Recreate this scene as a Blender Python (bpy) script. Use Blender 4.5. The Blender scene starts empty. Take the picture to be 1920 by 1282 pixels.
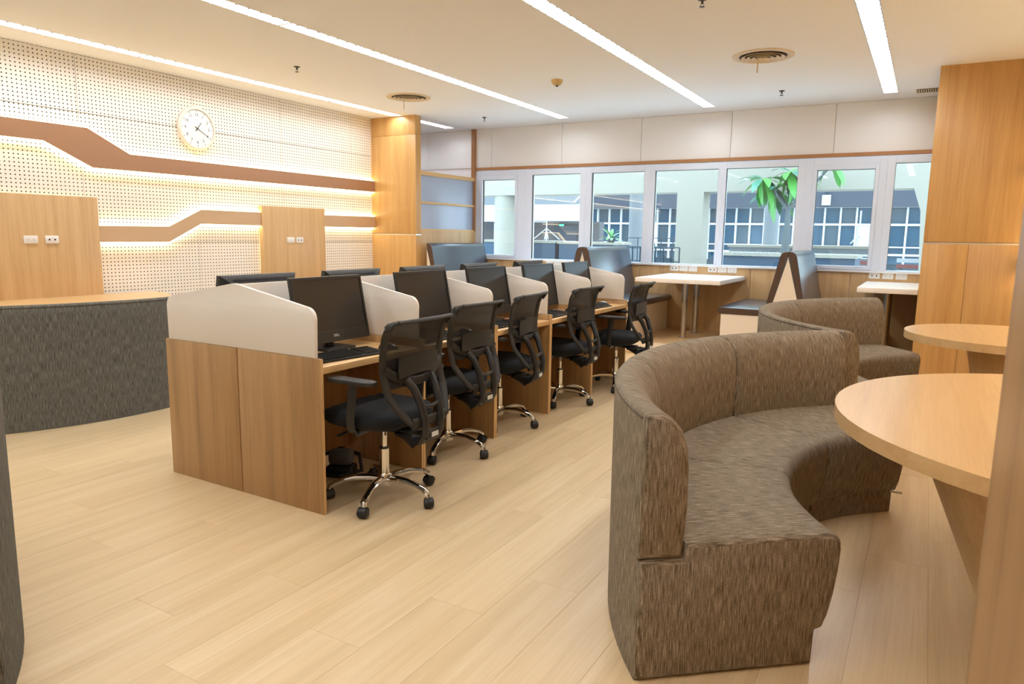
import bpy, bmesh, math, random
from mathutils import Vector, Matrix, noise
random.seed(7)
S = bpy.context.scene
COL = S.collection
PI = math.pi
R = math.radians

# ------------------------------------------------------------------ camera, world, exposure
cd = bpy.data.cameras.new('camera'); cam = bpy.data.objects.new('camera', cd); COL.objects.link(cam)
r_ = Vector((0.86275793, 0.50539249, 0.0150725)); u_ = Vector((-0.0887677, 0.12205401, 0.98854596)); f_ = Vector((-0.49776404, 0.85421382, -0.1501656))
cam.matrix_world = Matrix(((r_.x, u_.x, -f_.x, 0), (r_.y, u_.y, -f_.y, 0), (r_.z, u_.z, -f_.z, 1.377), (0, 0, 0, 1)))
cd.sensor_width = 36.0; cd.lens = 1321.78 * 36.0 / 1920.0; cd.clip_start = 0.05; cd.clip_end = 300
cd.dof.use_dof = True; cd.dof.focus_distance = 4.6; cd.dof.aperture_fstop = 8.0
S.camera = cam
w = bpy.data.worlds.new('sky'); S.world = w; w.use_nodes = True
bg = w.node_tree.nodes['Background']; bg.inputs[0].default_value = (0.68, 0.84, 1.0, 1); bg.inputs[1].default_value = 7.5
S.view_settings.view_transform = 'Standard'; S.view_settings.look = 'None'; S.view_settings.gamma = 1; S.view_settings.use_curve_mapping = False
S.view_settings.exposure = 0.1
STRIP_COL = (0.97, 0.99, 1.0); STRIP_STR = 22.5
LED_COL = (1.0, 0.76, 0.42); LED_STR = 8.0
S.cycles.max_bounces = 8; S.cycles.diffuse_bounces = 5; S.cycles.glossy_bounces = 3; S.cycles.transmission_bounces = 4; S.cycles.transparent_max_bounces = 10
S.cycles.caustics_reflective = False; S.cycles.caustics_refractive = False; S.cycles.sample_clamp_indirect = 6.0
S.cycles.use_denoising = True

# ------------------------------------------------------------------ materials
def srgb(r, g, b):
    f = lambda c: (c / 255 / 12.92) if c / 255 <= .04045 else ((c / 255 + .055) / 1.055) ** 2.4
    return (f(r), f(g), f(b), 1)
def mat(name, col=(.8, .8, .8, 1), rough=.5, metal=0, emit=None, es=0, bump=0, bscale=200, spec=.5):
    m = bpy.data.materials.new(name); m.use_nodes = True; nt = m.node_tree; p = nt.nodes['Principled BSDF']
    p.inputs['Base Color'].default_value = col; p.inputs['Roughness'].default_value = rough; p.inputs['Metallic'].default_value = metal
    p.inputs['Specular IOR Level'].default_value = spec
    if emit: p.inputs['Emission Color'].default_value = (*emit[:3], 1); p.inputs['Emission Strength'].default_value = es
    if bump:
        tc = nt.nodes.new('ShaderNodeTexCoord'); n = nt.nodes.new('ShaderNodeTexNoise'); n.inputs['Scale'].default_value = bscale
        b = nt.nodes.new('ShaderNodeBump'); b.inputs['Strength'].default_value = bump; b.inputs['Distance'].default_value = .002
        nt.links.new(tc.outputs['Object'], n.inputs['Vector']); nt.links.new(n.outputs[0], b.inputs['Height']); nt.links.new(b.outputs[0], p.inputs['Normal'])
    return m
def wood(name, axis, c1, c2, c3, rough=.38, fine=1.0, vary=.12, plank=False):
    """laminate with grain running along axis 0/1/2 of the object's coordinates"""
    m = bpy.data.materials.new(name); m.use_nodes = True; nt = m.node_tree; N = nt.nodes.new; L = nt.links.new; p = nt.nodes['Principled BSDF']
    tc = N('ShaderNodeTexCoord'); oi = N('ShaderNodeObjectInfo')
    ad = N('ShaderNodeVectorMath'); ad.operation = 'ADD'
    cm = N('ShaderNodeCombineXYZ'); mu = N('ShaderNodeMath'); mu.operation = 'MULTIPLY'; mu.inputs[1].default_value = 37.0
    L(oi.outputs['Random'], mu.inputs[0])
    for i in range(3): L(mu.outputs[0], cm.inputs[i])
    L(tc.outputs['Object'], ad.inputs[0]); L(cm.outputs[0], ad.inputs[1])
    mp = N('ShaderNodeMapping'); s = [13, 13, 13]; s[axis] = .55; mp.inputs['Scale'].default_value = s; L(ad.outputs[0], mp.inputs['Vector'])
    n1 = N('ShaderNodeTexNoise'); n1.inputs['Scale'].default_value = 1.0; n1.inputs['Detail'].default_value = 5; n1.inputs['Roughness'].default_value = .6; n1.inputs['Distortion'].default_value = .35; L(mp.outputs[0], n1.inputs['Vector'])
    mp2 = N('ShaderNodeMapping'); s = [150 * fine, 150 * fine, 150 * fine]; s[axis] = 3.0 * fine; mp2.inputs['Scale'].default_value = s; L(ad.outputs[0], mp2.inputs['Vector'])
    n2 = N('ShaderNodeTexNoise'); n2.inputs['Scale'].default_value = 1.0; n2.inputs['Detail'].default_value = 3; L(mp2.outputs[0], n2.inputs['Vector'])
    r = N('ShaderNodeValToRGB'); e = r.color_ramp.elements; e[0].position = .3; e[0].color = c1; e[1].position = .72; e[1].color = c3
    k = e.new(.5); k.color = c2; L(n1.outputs[0], r.inputs[0])
    mx = N('ShaderNodeMix'); mx.data_type = 'RGBA'; mx.blend_type = 'MULTIPLY'
    r2 = N('ShaderNodeValToRGB'); r2.color_ramp.elements[0].position = .3; r2.color_ramp.elements[0].color = (1 - vary, 1 - vary * 1.15, 1 - vary * 1.4, 1); r2.color_ramp.elements[1].position = .6; r2.color_ramp.elements[1].color = (1, 1, 1, 1)
    L(n2.outputs[0], r2.inputs[0]); mx.inputs[0].default_value = 1; L(r.outputs[0], mx.inputs[6]); L(r2.outputs[0], mx.inputs[7])
    out = mx.outputs[2]
    if plank:
        h = N('ShaderNodeHueSaturation'); mr = N('ShaderNodeMapRange'); mr.inputs['To Min'].default_value = .97; mr.inputs['To Max'].default_value = 1.02
        L(oi.outputs['Random'], mr.inputs['Value']); L(mr.outputs[0], h.inputs['Value']); L(out, h.inputs['Color']); out = h.outputs[0]
    L(out, p.inputs['Base Color']); p.inputs['Roughness'].default_value = rough
    b = N('ShaderNodeBump'); b.inputs['Strength'].default_value = .12; b.inputs['Distance'].default_value = .001; L(n2.outputs[0], b.inputs['Height']); L(b.outputs[0], p.inputs['Normal'])
    return m
def fabric(name, dark, mid, light, uv=True):
    m = bpy.data.materials.new(name); m.use_nodes = True; nt = m.node_tree; N = nt.nodes.new; L = nt.links.new; p = nt.nodes['Principled BSDF']
    tc = N('ShaderNodeTexCoord'); mp = N('ShaderNodeMapping'); mp.inputs['Scale'].default_value = (300, 15, 1) ; L(tc.outputs['UV'], mp.inputs['Vector'])
    n = N('ShaderNodeTexNoise'); n.inputs['Scale'].default_value = 1; n.inputs['Detail'].default_value = 3; n.inputs['Roughness'].default_value = .7; L(mp.outputs[0], n.inputs['Vector'])
    mp2 = N('ShaderNodeMapping'); mp2.inputs['Scale'].default_value = (70, 500, 1); L(tc.outputs['UV'], mp2.inputs['Vector'])
    n2 = N('ShaderNodeTexNoise'); n2.inputs['Scale'].default_value = 1; n2.inputs['Detail'].default_value = 2; L(mp2.outputs[0], n2.inputs['Vector'])
    ma = N('ShaderNodeMix'); ma.data_type = 'FLOAT'; ma.inputs[0].default_value = .18; L(n.outputs[0], ma.inputs[2]); L(n2.outputs[0], ma.inputs[3])
    r = N('ShaderNodeValToRGB'); e = r.color_ramp.elements; e[0].position = .34; e[0].color = dark; e[1].position = .66; e[1].color = light; k = e.new(.5); k.color = mid
    L(ma.outputs[0], r.inputs[0]); L(r.outputs[0], p.inputs['Base Color']); p.inputs['Roughness'].default_value = .95; p.inputs['Specular IOR Level'].default_value = .15
    b = N('ShaderNodeBump'); b.inputs['Strength'].default_value = .5; b.inputs['Distance'].default_value = .002; L(ma.outputs[0], b.inputs['Height']); L(b.outputs[0], p.inputs['Normal'])
    return m
def perforated(name):
    """painted acoustic board; the holes are drilled on a 37.5 x 35.5 mm grid (object coordinates: y, z from the board's corner)"""
    m = bpy.data.materials.new(name); m.use_nodes = True; nt = m.node_tree; N = nt.nodes.new; L = nt.links.new; p = nt.nodes['Principled BSDF']
    tc = N('ShaderNodeTexCoord'); sp = N('ShaderNodeSeparateXYZ'); L(tc.outputs['Object'], sp.inputs[0])
    def mth(op, a, b=None, c=None):
        n = N('ShaderNodeMath'); n.operation = op
        for i, v in enumerate((a, b, c)):
            if v is None: continue
            if isinstance(v, (int, float)): n.inputs[i].default_value = v
            else: L(v, n.inputs[i])
        return n.outputs[0]
    ds = []
    for ax, pitch in ((1, .0375), (2, .0355)):
        v = mth('DIVIDE', sp.outputs[ax], pitch); fr = mth('FRACT', v); d = mth('MULTIPLY', mth('SUBTRACT', fr, .5), pitch); ds.append(mth('MULTIPLY', d, d))
    dist = mth('SQRT', mth('ADD', *ds)); hole = mth('LESS_THAN', dist, .0062)
    mx = N('ShaderNodeMix'); mx.data_type = 'RGBA'; mx.inputs[6].default_value = srgb(246, 242, 234); mx.inputs[7].default_value = srgb(58, 42, 30); L(hole, mx.inputs[0])
    L(mx.outputs[2], p.inputs['Base Color']); p.inputs['Roughness'].default_value = .75
    b = N('ShaderNodeBump'); b.invert = True; b.inputs['Strength'].default_value = .6; b.inputs['Distance'].default_value = .004; L(hole, b.inputs['Height']); L(b.outputs[0], p.inputs['Normal'])
    return m
def glass(name, tint=(1, 1, 1, 1), ior=1.5, rough=0.0, maxr=1.0):
    m = bpy.data.materials.new(name); m.use_nodes = True; nt = m.node_tree; N = nt.nodes.new; L = nt.links.new
    for n in list(nt.nodes):
        if n.type == 'BSDF_PRINCIPLED': nt.nodes.remove(n)
    o = nt.nodes['Material Output']; t = N('ShaderNodeBsdfTransparent'); t.inputs[0].default_value = tint
    g = N('ShaderNodeBsdfGlossy'); g.inputs['Roughness'].default_value = rough; lw = N('ShaderNodeLayerWeight'); lw.inputs[0].default_value = .5; pw = N('ShaderNodeMath'); pw.operation = 'POWER'; pw.inputs[1].default_value = 4.0; L(lw.outputs['Facing'], pw.inputs[0])
    f = N('ShaderNodeMapRange'); F0 = ((ior - 1) / (ior + 1)) ** 2; f.inputs['To Min'].default_value = F0; f.inputs['To Max'].default_value = .9; L(pw.outputs[0], f.inputs['Value'])
    mx = N('ShaderNodeMixShader'); L(f.outputs[0], mx.inputs[0]); L(t.outputs[0], mx.inputs[1]); L(g.outputs[0], mx.inputs[2]); L(mx.outputs[0], o.inputs[0])
    return m
def sheer(name, col, alpha):
    m = bpy.data.materials.new(name); m.use_nodes = True; p = m.node_tree.nodes['Principled BSDF']
    p.inputs['Base Color'].default_value = col; p.inputs['Roughness'].default_value = .8; p.inputs['Alpha'].default_value = alpha
    return m
OK1, OK2, OK3 = srgb(196, 158, 110), srgb(208, 172, 124), srgb(216, 182, 134)
M = {}
M['oak_v'] = wood('oak_laminate_vertical', 2, OK1, OK2, OK3)
M['oak_x'] = wood('oak_laminate_across', 0, OK1, OK2, OK3)
M['oak_y'] = wood('oak_laminate_along', 1, OK1, OK2, OK3)
M['oak_dark'] = wood('desk_laminate_vertical', 2, srgb(152, 118, 78), srgb(176, 139, 94), srgb(186, 149, 104))
M['oak_col'] = wood('column_laminate_vertical', 2, srgb(198, 152, 92), srgb(208, 164, 102), srgb(216, 174, 112), rough=.33)
M['worktop'] = wood('worktop_laminate', 1, srgb(206, 164, 108), srgb(222, 182, 128), srgb(230, 194, 142), vary=.07)
M['maple_y'] = wood('maple_tabletop', 1, srgb(197, 161, 112), srgb(207, 172, 123), srgb(214, 181, 136), rough=.3, vary=.07)
M['edge'] = mat('maple_edge_band', srgb(212, 170, 116), .45)
M['oakedge'] = mat('oak_edge_band', srgb(214, 176, 122), .5)
M['floor'] = wood('maple_floor_plank', 1, srgb(208, 182, 141), srgb(218, 192, 151), srgb(225, 203, 167), rough=.33, vary=.07, plank=True)
M['subfloor'] = mat('joint_filler', srgb(190, 158, 116), .7)
M['ceil'] = mat('ceiling_paint', srgb(244, 248, 254), .85)
M['white_panel'] = mat('white_wall_panel', srgb(244, 246, 250), .55, bump=.03)
M['white_paint'] = mat('white_paint', srgb(238, 238, 240), .5)
M['upvc'] = mat('white_window_frame', srgb(224, 234, 252), .3)
M['perf'] = perforated('perforated_acoustic_board')
M['joint'] = mat('dark_joint', srgb(96, 80, 64), .8)
M['band'] = mat('brown_band_laminate', srgb(166, 124, 94), .5, bump=.05, bscale=60)
M['band_light'] = mat('beige_band_laminate', srgb(204, 172, 138), .5, bump=.05, bscale=60)
M['led'] = mat('warm_led', (0, 0, 0, 1), .5, emit=LED_COL, es=LED_STR)
M['tube'] = mat('lamp_diffuser', (0, 0, 0, 1), .5, emit=STRIP_COL, es=STRIP_STR)
M['louver'] = mat('white_louver', srgb(240, 240, 240), .25)
M['trimwood'] = mat('brown_wood_trim', srgb(168, 120, 78), .45)
M['alu'] = mat('brushed_aluminium', srgb(215, 210, 200), .3, .9)
M['chrome'] = mat('chrome', srgb(225, 222, 218), .08, 1)
M['steel'] = mat('brushed_steel', srgb(200, 195, 190), .22, 1)
M['fab_brown'] = fabric('brown_streaked_fabric', srgb(78, 66, 51), srgb(126, 114, 98), srgb(172, 162, 146))
M['fab_grey'] = fabric('grey_streaked_fabric', srgb(62, 61, 58), srgb(98, 98, 93), srgb(136, 136, 130))
M['piping'] = mat('dark_fabric_seam', srgb(84, 72, 58), .9)
M['plastic'] = mat('black_plastic', srgb(30, 30, 30), .42)
M['plastic2'] = mat('charcoal_plastic', srgb(28, 26, 24), .5)
M['meshback'] = sheer('black_mesh_fabric', srgb(14, 13, 12), .93)
M['seatfab'] = mat('black_seat_fabric', srgb(15, 17, 22), .95, bump=.3, bscale=600)
M['rubber'] = mat('black_rubber', srgb(26, 28, 29), .5)
M['screen'] = mat('switched_off_screen', srgb(30, 26, 22), .3)
M['bezel'] = mat('black_bezel', srgb(30, 30, 29), .35)
M['label'] = mat('white_sticker', srgb(215, 215, 212), .5)
M['leather'] = mat('blue_black_leather', srgb(60, 68, 82), .26, bump=.1, bscale=40, spec=.8)
M['leather'].node_tree.nodes['Principled BSDF'].inputs['Coat Weight'].default_value = .45; M['leather'].node_tree.nodes['Principled BSDF'].inputs['Coat Roughness'].default_value = .28
M['leather_edge'] = mat('brown_leather_edge', srgb(80, 58, 44), .4)
M['cream'] = mat('cream_laminate', srgb(236, 222, 204), .5)
M['white_lam'] = mat('white_laminate', srgb(244, 238, 232), .3)
M['divider'] = mat('white_divider_acrylic', srgb(230, 224, 216), .35)
M['divedge'] = mat('divider_edge', srgb(244, 232, 214), .3)
M['socket'] = mat('white_socket_plastic', srgb(240, 238, 236), .3)
M['hole'] = mat('socket_hole', srgb(20, 24, 40), .5)
M['ivory'] = mat('ivory_vent_enamel', srgb(222, 206, 178), .5)
M['ventdark'] = mat('vent_shadow_gap', srgb(86, 74, 60), .8)
M['darkmetal'] = mat('dark_metal', srgb(70, 66, 62), .4, .6)
M['detector'] = mat('cream_detector', srgb(212, 184, 128), .5)
M['clockrim'] = mat('cream_clock_rim', srgb(232, 226, 214), .3)
M['clockface'] = mat('clock_face', srgb(236, 238, 240), .4)
M['ink'] = mat('grey_ink', srgb(96, 96, 96), .6)
M['hand'] = mat('black_clock_hand', srgb(50, 48, 46), .5)
M['glass'] = glass('window_glass', (0.90, 0.965, 0.975, 1), 1.6)
M['frost'] = mat('frosted_glass', srgb(196, 208, 232), .22)
M['frost'].node_tree.nodes['Principled BSDF'].inputs['Transmission Weight'].default_value = .45
M['clear'] = glass('clear_glass', (.98, .98, 1, 1), 1.3)
# outside
M['concrete'] = mat('pale_painted_concrete', srgb(138, 132, 120), .9, bump=.1, bscale=8)
M['concrete_g'] = mat('grey_painted_concrete', srgb(96, 99, 102), .9)
M['slate'] = mat('slate_fascia', srgb(48, 54, 64), .8)
M['outglass'] = mat('far_window_glass', srgb(32, 64, 82), .15)
M['outglass2'] = mat('far_window_glass_grey', srgb(50, 66, 76), .2)
M['outframe'] = mat('far_white_frame', srgb(176, 178, 182), .5)
M['outwall'] = mat('far_taupe_wall', srgb(70, 68, 70), .9)
M['planter'] = mat('blue_grey_planter', srgb(36, 60, 80), .6)
M['pave'] = mat('courtyard_paving', srgb(222, 220, 214), .9)
M['granite'] = mat('grey_granite', srgb(106, 112, 116), .7, bump=.2, bscale=30)
M['leafa'] = mat('bright_green_leaf', srgb(70, 140, 56), .35)
M['leafb'] = mat('blue_green_leaf', srgb(48, 108, 84), .3)
M['bark'] = mat('grey_bark', srgb(84, 92, 94), .9)
M['red'] = mat('red_wood_slat', srgb(130, 72, 68), .6)
M['ironwork'] = mat('dark_iron', srgb(40, 52, 62), .5, .5)
M['exit'] = mat('green_exit_light', srgb(40, 160, 110), .5, emit=(.1, .9, .5), es=.8)

# ------------------------------------------------------------------ mesh helpers
class B:
    def __init__(self, uv=False):
        self.bm = bmesh.new(); self.mi = 0; self.uvl = self.bm.loops.layers.uv.new('UVMap') if uv else None
    def _faces(self, fs):
        for f in fs: f.material_index = self.mi
    def box(self, x0, x1, y0, y1, z0, z1, bev=0, seg=2):
        b = self.bm; vs = [b.verts.new((x, y, z)) for z in (z0, z1) for y in (y0, y1) for x in (x0, x1)]
        idx = [(0, 2, 3, 1), (4, 5, 7, 6), (0, 1, 5, 4), (2, 6, 7, 3), (0, 4, 6, 2), (1, 3, 7, 5)]
        fs = [b.faces.new([vs[i] for i in q]) for q in idx]; self._faces(fs)
        if bev:
            es = list({e for f in fs for e in f.edges}); r = bmesh.ops.bevel(b, geom=es, offset=bev, segments=seg, affect='EDGES', profile=.5); self._faces(r['faces'])
        return self
    def prism(self, pts, axis, a, c, bev=0):
        """closed 2D outline extruded along axis from a to c; pts are the two other coordinates in x,y,z order"""
        def P(p, t):
            q = list(p); q.insert(axis, t); return q
        b = self.bm; v0 = [b.verts.new(P(p, a)) for p in pts]; v1 = [b.verts.new(P(p, c)) for p in pts]; n = len(pts)
        fs = [b.faces.new(v0), b.faces.new(list(reversed(v1)))] + [b.faces.new((v0[i], v1[i], v1[(i + 1) % n], v0[(i + 1) % n])) for i in range(n)]
        self._faces(fs)
        if bev:
            es = list({e for f in fs[:2] for e in f.edges}); r = bmesh.ops.bevel(b, geom=es, offset=bev, segments=2, affect='EDGES', profile=.5); self._faces(r['faces'])
        return self
    def tube(self, pts, rad, n=10, sy=1.0, up=(0, 0, 1), cap=True):
        """round (or flattened, sy) tube along pts with a radius per point"""
        b = self.bm; pts = [Vector(p) for p in pts]
        if not isinstance(rad, (list, tuple)): rad = [rad] * len(pts)
        rings = []
        for i, p in enumerate(pts):
            d = (pts[min(i + 1, len(pts) - 1)] - pts[max(i - 1, 0)]).normalized(); U = Vector(up)
            if abs(d.dot(U)) > .97: U = Vector((0, 1, 0)) if abs(d.y) < .9 else Vector((1, 0, 0))
            s = d.cross(U).normalized(); t = s.cross(d).normalized()
            ra = rad[i]; a, c = (ra, ra * sy) if not isinstance(ra, tuple) else ra
            rings.append([b.verts.new(p + s * a * math.cos(2 * PI * k / n) + t * c * math.sin(2 * PI * k / n)) for k in range(n)])
        fs = []
        for i in range(len(rings) - 1):
            for k in range(n): fs.append(b.faces.new((rings[i][k], rings[i][(k + 1) % n], rings[i + 1][(k + 1) % n], rings[i + 1][k])))
        if cap: fs.append(b.faces.new(list(reversed(rings[0])))); fs.append(b.faces.new(rings[-1]))
        self._faces(fs); return self
    def lathe(self, prof, c=(0, 0, 0), n=24, axis=2):
        b = self.bm; rings = []
        for r, z in prof:
            ring = []
            for k in range(n):
                a = 2 * PI * k / n; q = [r * math.cos(a), r * math.sin(a)]; q.insert(axis, z); ring.append(b.verts.new(Vector(q) + Vector(c)))
            rings.append(ring)
        fs = []
        for i in range(len(rings) - 1):
            for k in range(n): fs.append(b.faces.new((rings[i][k], rings[i][(k + 1) % n], rings[i + 1][(k + 1) % n], rings[i + 1][k])))
        if prof[0][0] < .001: fs.append(b.faces.new(list(reversed(rings[0]))))
        if prof[-1][0] < .001: fs.append(b.faces.new(rings[-1]))
        self._faces(fs); return self
    def loft(self, rings, cap=True):
        b = self.bm; rs = [[b.verts.new(p) for p in r] for r in rings]; n = len(rs[0]); fs = []
        for i in range(len(rs) - 1):
            for k in range(n): fs.append(b.faces.new((rs[i][k], rs[i][(k + 1) % n], rs[i + 1][(k + 1) % n], rs[i + 1][k])))
        if cap: fs.append(b.faces.new(list(reversed(rs[0])))); fs.append(b.faces.new(rs[-1]))
        self._faces(fs); return self
    def grid(self, fn, nu, nv):
        b = self.bm; V = [[b.verts.new(fn(i / nu, j / nv)) for j in range(nv + 1)] for i in range(nu + 1)]
        fs = [b.faces.new((V[i][j], V[i + 1][j], V[i + 1][j + 1], V[i][j + 1])) for i in range(nu) for j in range(nv)]; self._faces(fs); return self
    def add(self, v, f):
        vs = [self.bm.verts.new(p) for p in v]; self._faces([self.bm.faces.new([vs[i] for i in q]) for q in f]); return self
    def make(self, name, mats, parent=None, loc=(0, 0, 0), smooth=35, fixn=True):
        me = bpy.data.meshes.new(name)
        if fixn: bmesh.ops.recalc_face_normals(self.bm, faces=self.bm.faces)
        self.bm.to_mesh(me); self.bm.free()
        for m in (mats if isinstance(mats, (list, tuple)) else [mats]): me.materials.append(m)
        if smooth:
            me.polygons.foreach_set('use_smooth', [True] * len(me.polygons)); me.set_sharp_from_angle(angle=R(smooth))
        return link(name, me, parent, loc)
def link(name, me, parent=None, loc=(0, 0, 0), rz=0):
    o = bpy.data.objects.new(name, me); COL.objects.link(o); o.location = loc; o.rotation_euler = (0, 0, rz)
    if parent: o.parent = parent
    return o
def tag(o, label, cat, group=None, kind=None):
    o['label'] = label; o['category'] = cat
    if group: o['group'] = group
    if kind: o['kind'] = kind
    return o
def thing(name, label, cat, loc=(0, 0, 0), rz=0, group=None):
    o = bpy.data.objects.new(name, None); o.empty_display_size = .1; COL.objects.link(o); o.location = loc; o.rotation_euler = (0, 0, rz); return tag(o, label, cat, group)
def struct(o): o['kind'] = 'structure'; return o
def sempty(name, loc=(0, 0, 0)):
    o = bpy.data.objects.new(name, None); o.empty_display_size = .1; COL.objects.link(o); o.location = loc; return struct(o)
def dup(root, loc, rz=0, label=None, group=None):
    r = root.copy(); COL.objects.link(r); r.location = loc; r.rotation_euler = (0, 0, rz)
    if label: r['label'] = label
    if group: r['group'] = group
    for ch in list(root.children):
        c = ch.copy(); COL.objects.link(c); c.parent = r
        for g in list(ch.children):
            d = g.copy(); COL.objects.link(d); d.parent = c
    return r
def bx(name, m, x0, x1, y0, y1, z0, z1, parent=None, bev=0, loc=(0, 0, 0)): return B().box(x0, x1, y0, y1, z0, z1, bev).make(name, m, parent, loc)
def text_mesh(txt, size, extrude=.0005):
    cu = bpy.data.curves.new('lettering', 'FONT'); cu.body = txt; cu.size = size; cu.extrude = extrude; cu.align_x = 'CENTER'; cu.align_y = 'CENTER'
    o = bpy.data.objects.new('lettering', cu); COL.objects.link(o); bpy.context.view_layer.update()
    me = bpy.data.meshes.new_from_object(o.evaluated_get(bpy.context.evaluated_depsgraph_get())); bpy.data.objects.remove(o); bpy.data.curves.remove(cu); return me

# ------------------------------------------------------------------ room dimensions
XL, XR, YN, YF, ZC = -6.93, 0.80, -1.6, 9.35, 2.963
ZP = 0.15            # booth platform
YP = 7.92            # platform front edge
XP = -6.14           # partition plane / inner column corner
YC = 7.85            # wood column front face

# floor: planks on a sub-floor
fl = struct(bx('floor', M['subfloor'], -8.6, 3.2, YN, YF + .1, -.08, -.006))
me_pl = {}
def plank(w_, l_):
    k = (round(w_, 3), round(l_, 3))
    if k not in me_pl:
        o = bx('plank', M['floor'], .0004, w_ - .0004, .0004, l_ - .0004, -.0062, 0, None); me_pl[k] = o.data; bpy.data.objects.remove(o)
    return me_pl[k]
PW, PLN = .235, 1.32
npl = 0; x = XL
ci = 0
while x < XR - .001:
    w0 = min(PW, XR - x); y = YN + .0 + [0, .44, .88, .22, .66, 1.1][ci % 6] * .9 - PLN
    while y < YP:
        a, b = max(y, YN), min(y + PLN, YP + .02)
        if b - a > .05:
            o = link('plank', plank(w0, b - a), fl, (x, a, 0)); npl += 1
        y += PLN
    x += PW; ci += 1

# raised platform under the booths
pf = thing('booth_platform', 'low raised platform under the window booths with cream riser and wood strip', 'platform')
bx('deck', M['oak_x'], XP, -.06, YP, YF - .005, .012, ZP, pf)
bx('riser', M['cream'], XP, -.06, YP - .012, YP, .03, ZP, pf)
bx('base_strip', M['oak_x'], XP, -.06, YP - .02, YP, 0.001, .03, pf)

# ceiling with recessed channels for the lamp rows
ROWS = [-6.43, -4.45, -2.47, -.50]; CW = .15
cb = B(); cb.box(-8.6, 3.2, YN, YF + .1, ZC + .09, ZC + .16)
edges = [-8.6] + [v for r in ROWS for v in (r - CW / 2, r + CW / 2)] + [3.2]
for i in range(0, len(edges), 2): cb.box(edges[i], edges[i + 1], YN, YF + .1, ZC, ZC + .09)
ends = {0: 7.83, 1: 8.95, 2: 8.95, 3: 8.93}
for i, r in enumerate(ROWS):
    if i: cb.box(r - CW / 2, r + CW / 2, ends[i], YF + .1, ZC, ZC + .09)
    else: cb.box(r - CW / 2, r + CW / 2, 7.83, 7.95, ZC, ZC + .09); cb.box(r - CW / 2, r + CW / 2, 9.07, YF + .1, ZC, ZC + .09)
struct(cb.make('ceiling', M['ceil'], smooth=0))

# lamps: one recessed fixture of 1.22 m after the other
def lamp_proto(L_):
    t = thing('ceiling_light', '', 'light', (0, 0, -50))
    h = CW / 2
    b = B(); b.box(-h, -h + .006, 0, L_, -.002, .075); b.box(h - .006, h, 0, L_, -.002, .075); b.box(-h, h, 0, .009, -.004, .075); b.box(-h, h, L_ - .009, L_, -.004, .075)
    b.make('housing', M['alu'], t, smooth=0)
    b = B(); b.box(-h + .006, h - .006, .009, L_ - .009, .026, .032); b.make('diffuser', M['tube'], t, smooth=0)
    n = 11
    for sg in (-1, 1):
        zz = [(.009, .026)]
        for k in range(n):
            y0 = .009 + (L_ - .018) * k / n; dy = (L_ - .018) / n; zz += [(y0 + .002, .022), (y0 + dy * .5, -.008)]
        zz += [(L_ - .009, .022), (L_ - .009, .026)]
        xa = sg * (h - .009); B().prism(zz, 0, xa - .001, xa + .001).make('reflector', M['louver'], t, smooth=0)
    b = B()
    for k in range(1, n):
        y = .009 + (L_ - .018) * k / n; b.box(-h + .011, h - .011, y - .001, y + .001, .010, .026)
    b.make('louver', M['louver'], t, smooth=0)['kind'] = 'stuff'
    return t
ordn = ['nearest', 'second', 'third', 'fourth', 'fifth', 'sixth', 'seventh', 'eighth', 'ninth']
rowname = ['in the row beside the perforated wall', 'in the row over the desks', 'in the row over the aisle', 'in the row over the sofas']
lp = lamp_proto(1.216); first = True
for i, r in enumerate(ROWS):
    y = ends[i] - 1.22; k = 0
    while y > -1.4:
        lab = 'recessed linear light, %s from the window, %s' % (ordn[k], rowname[i])
        if first: lp.location = (r, y + .002, ZC); lp['label'] = lab; lp['group'] = 'recessed linear ceiling lights'; first = False
        else: dup(lp, (r, y + .002, ZC), 0, lab, 'recessed linear ceiling lights')
        y -= 1.22; k += 1
l2 = lamp_proto(1.1); l2.location = (ROWS[0], 7.96, ZC); l2['label'] = 'short recessed ceiling light behind the wood column, beyond the glazed partition'; l2['group'] = 'recessed linear ceiling lights'

dup(l2, (-7.5, 8.0, ZC - .079), 0, 'unseen ceiling light added to brighten the recess beyond the glazed partition', 'recessed linear ceiling lights')  # extra lamp out of view, added so the recess behind the panes looks brighter
# left wall: backing + perforated boards
wl = struct(bx('wall_left', M['joint'], XL - .12, XL - .014, YN, YC + .02, 0, ZC))
JY = [YN] + [3.82 - 1.2 * k for k in range(4, -1, -1)] + [5.02, 6.22, 7.43, YC + .02]
for a, b in zip(JY[:-1], JY[1:]):
    for z0, z1 in ((0.0, .04), (.04, 1.245), (1.245, 2.445), (2.445, ZC)):
        g = .0025
        if z1 - z0 < .1: continue
        B().box(-.014, 0, 0, b - a - 2 * g, 0, z1 - z0 - 2 * g, .0012, 1).make('perforated_board', M['perf'], wl, (XL, a + g, z0 + g))
struct(bx('baseboard_left', M['oak_y'], XL, XL + .012, YN, YC, 0, .04))

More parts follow.
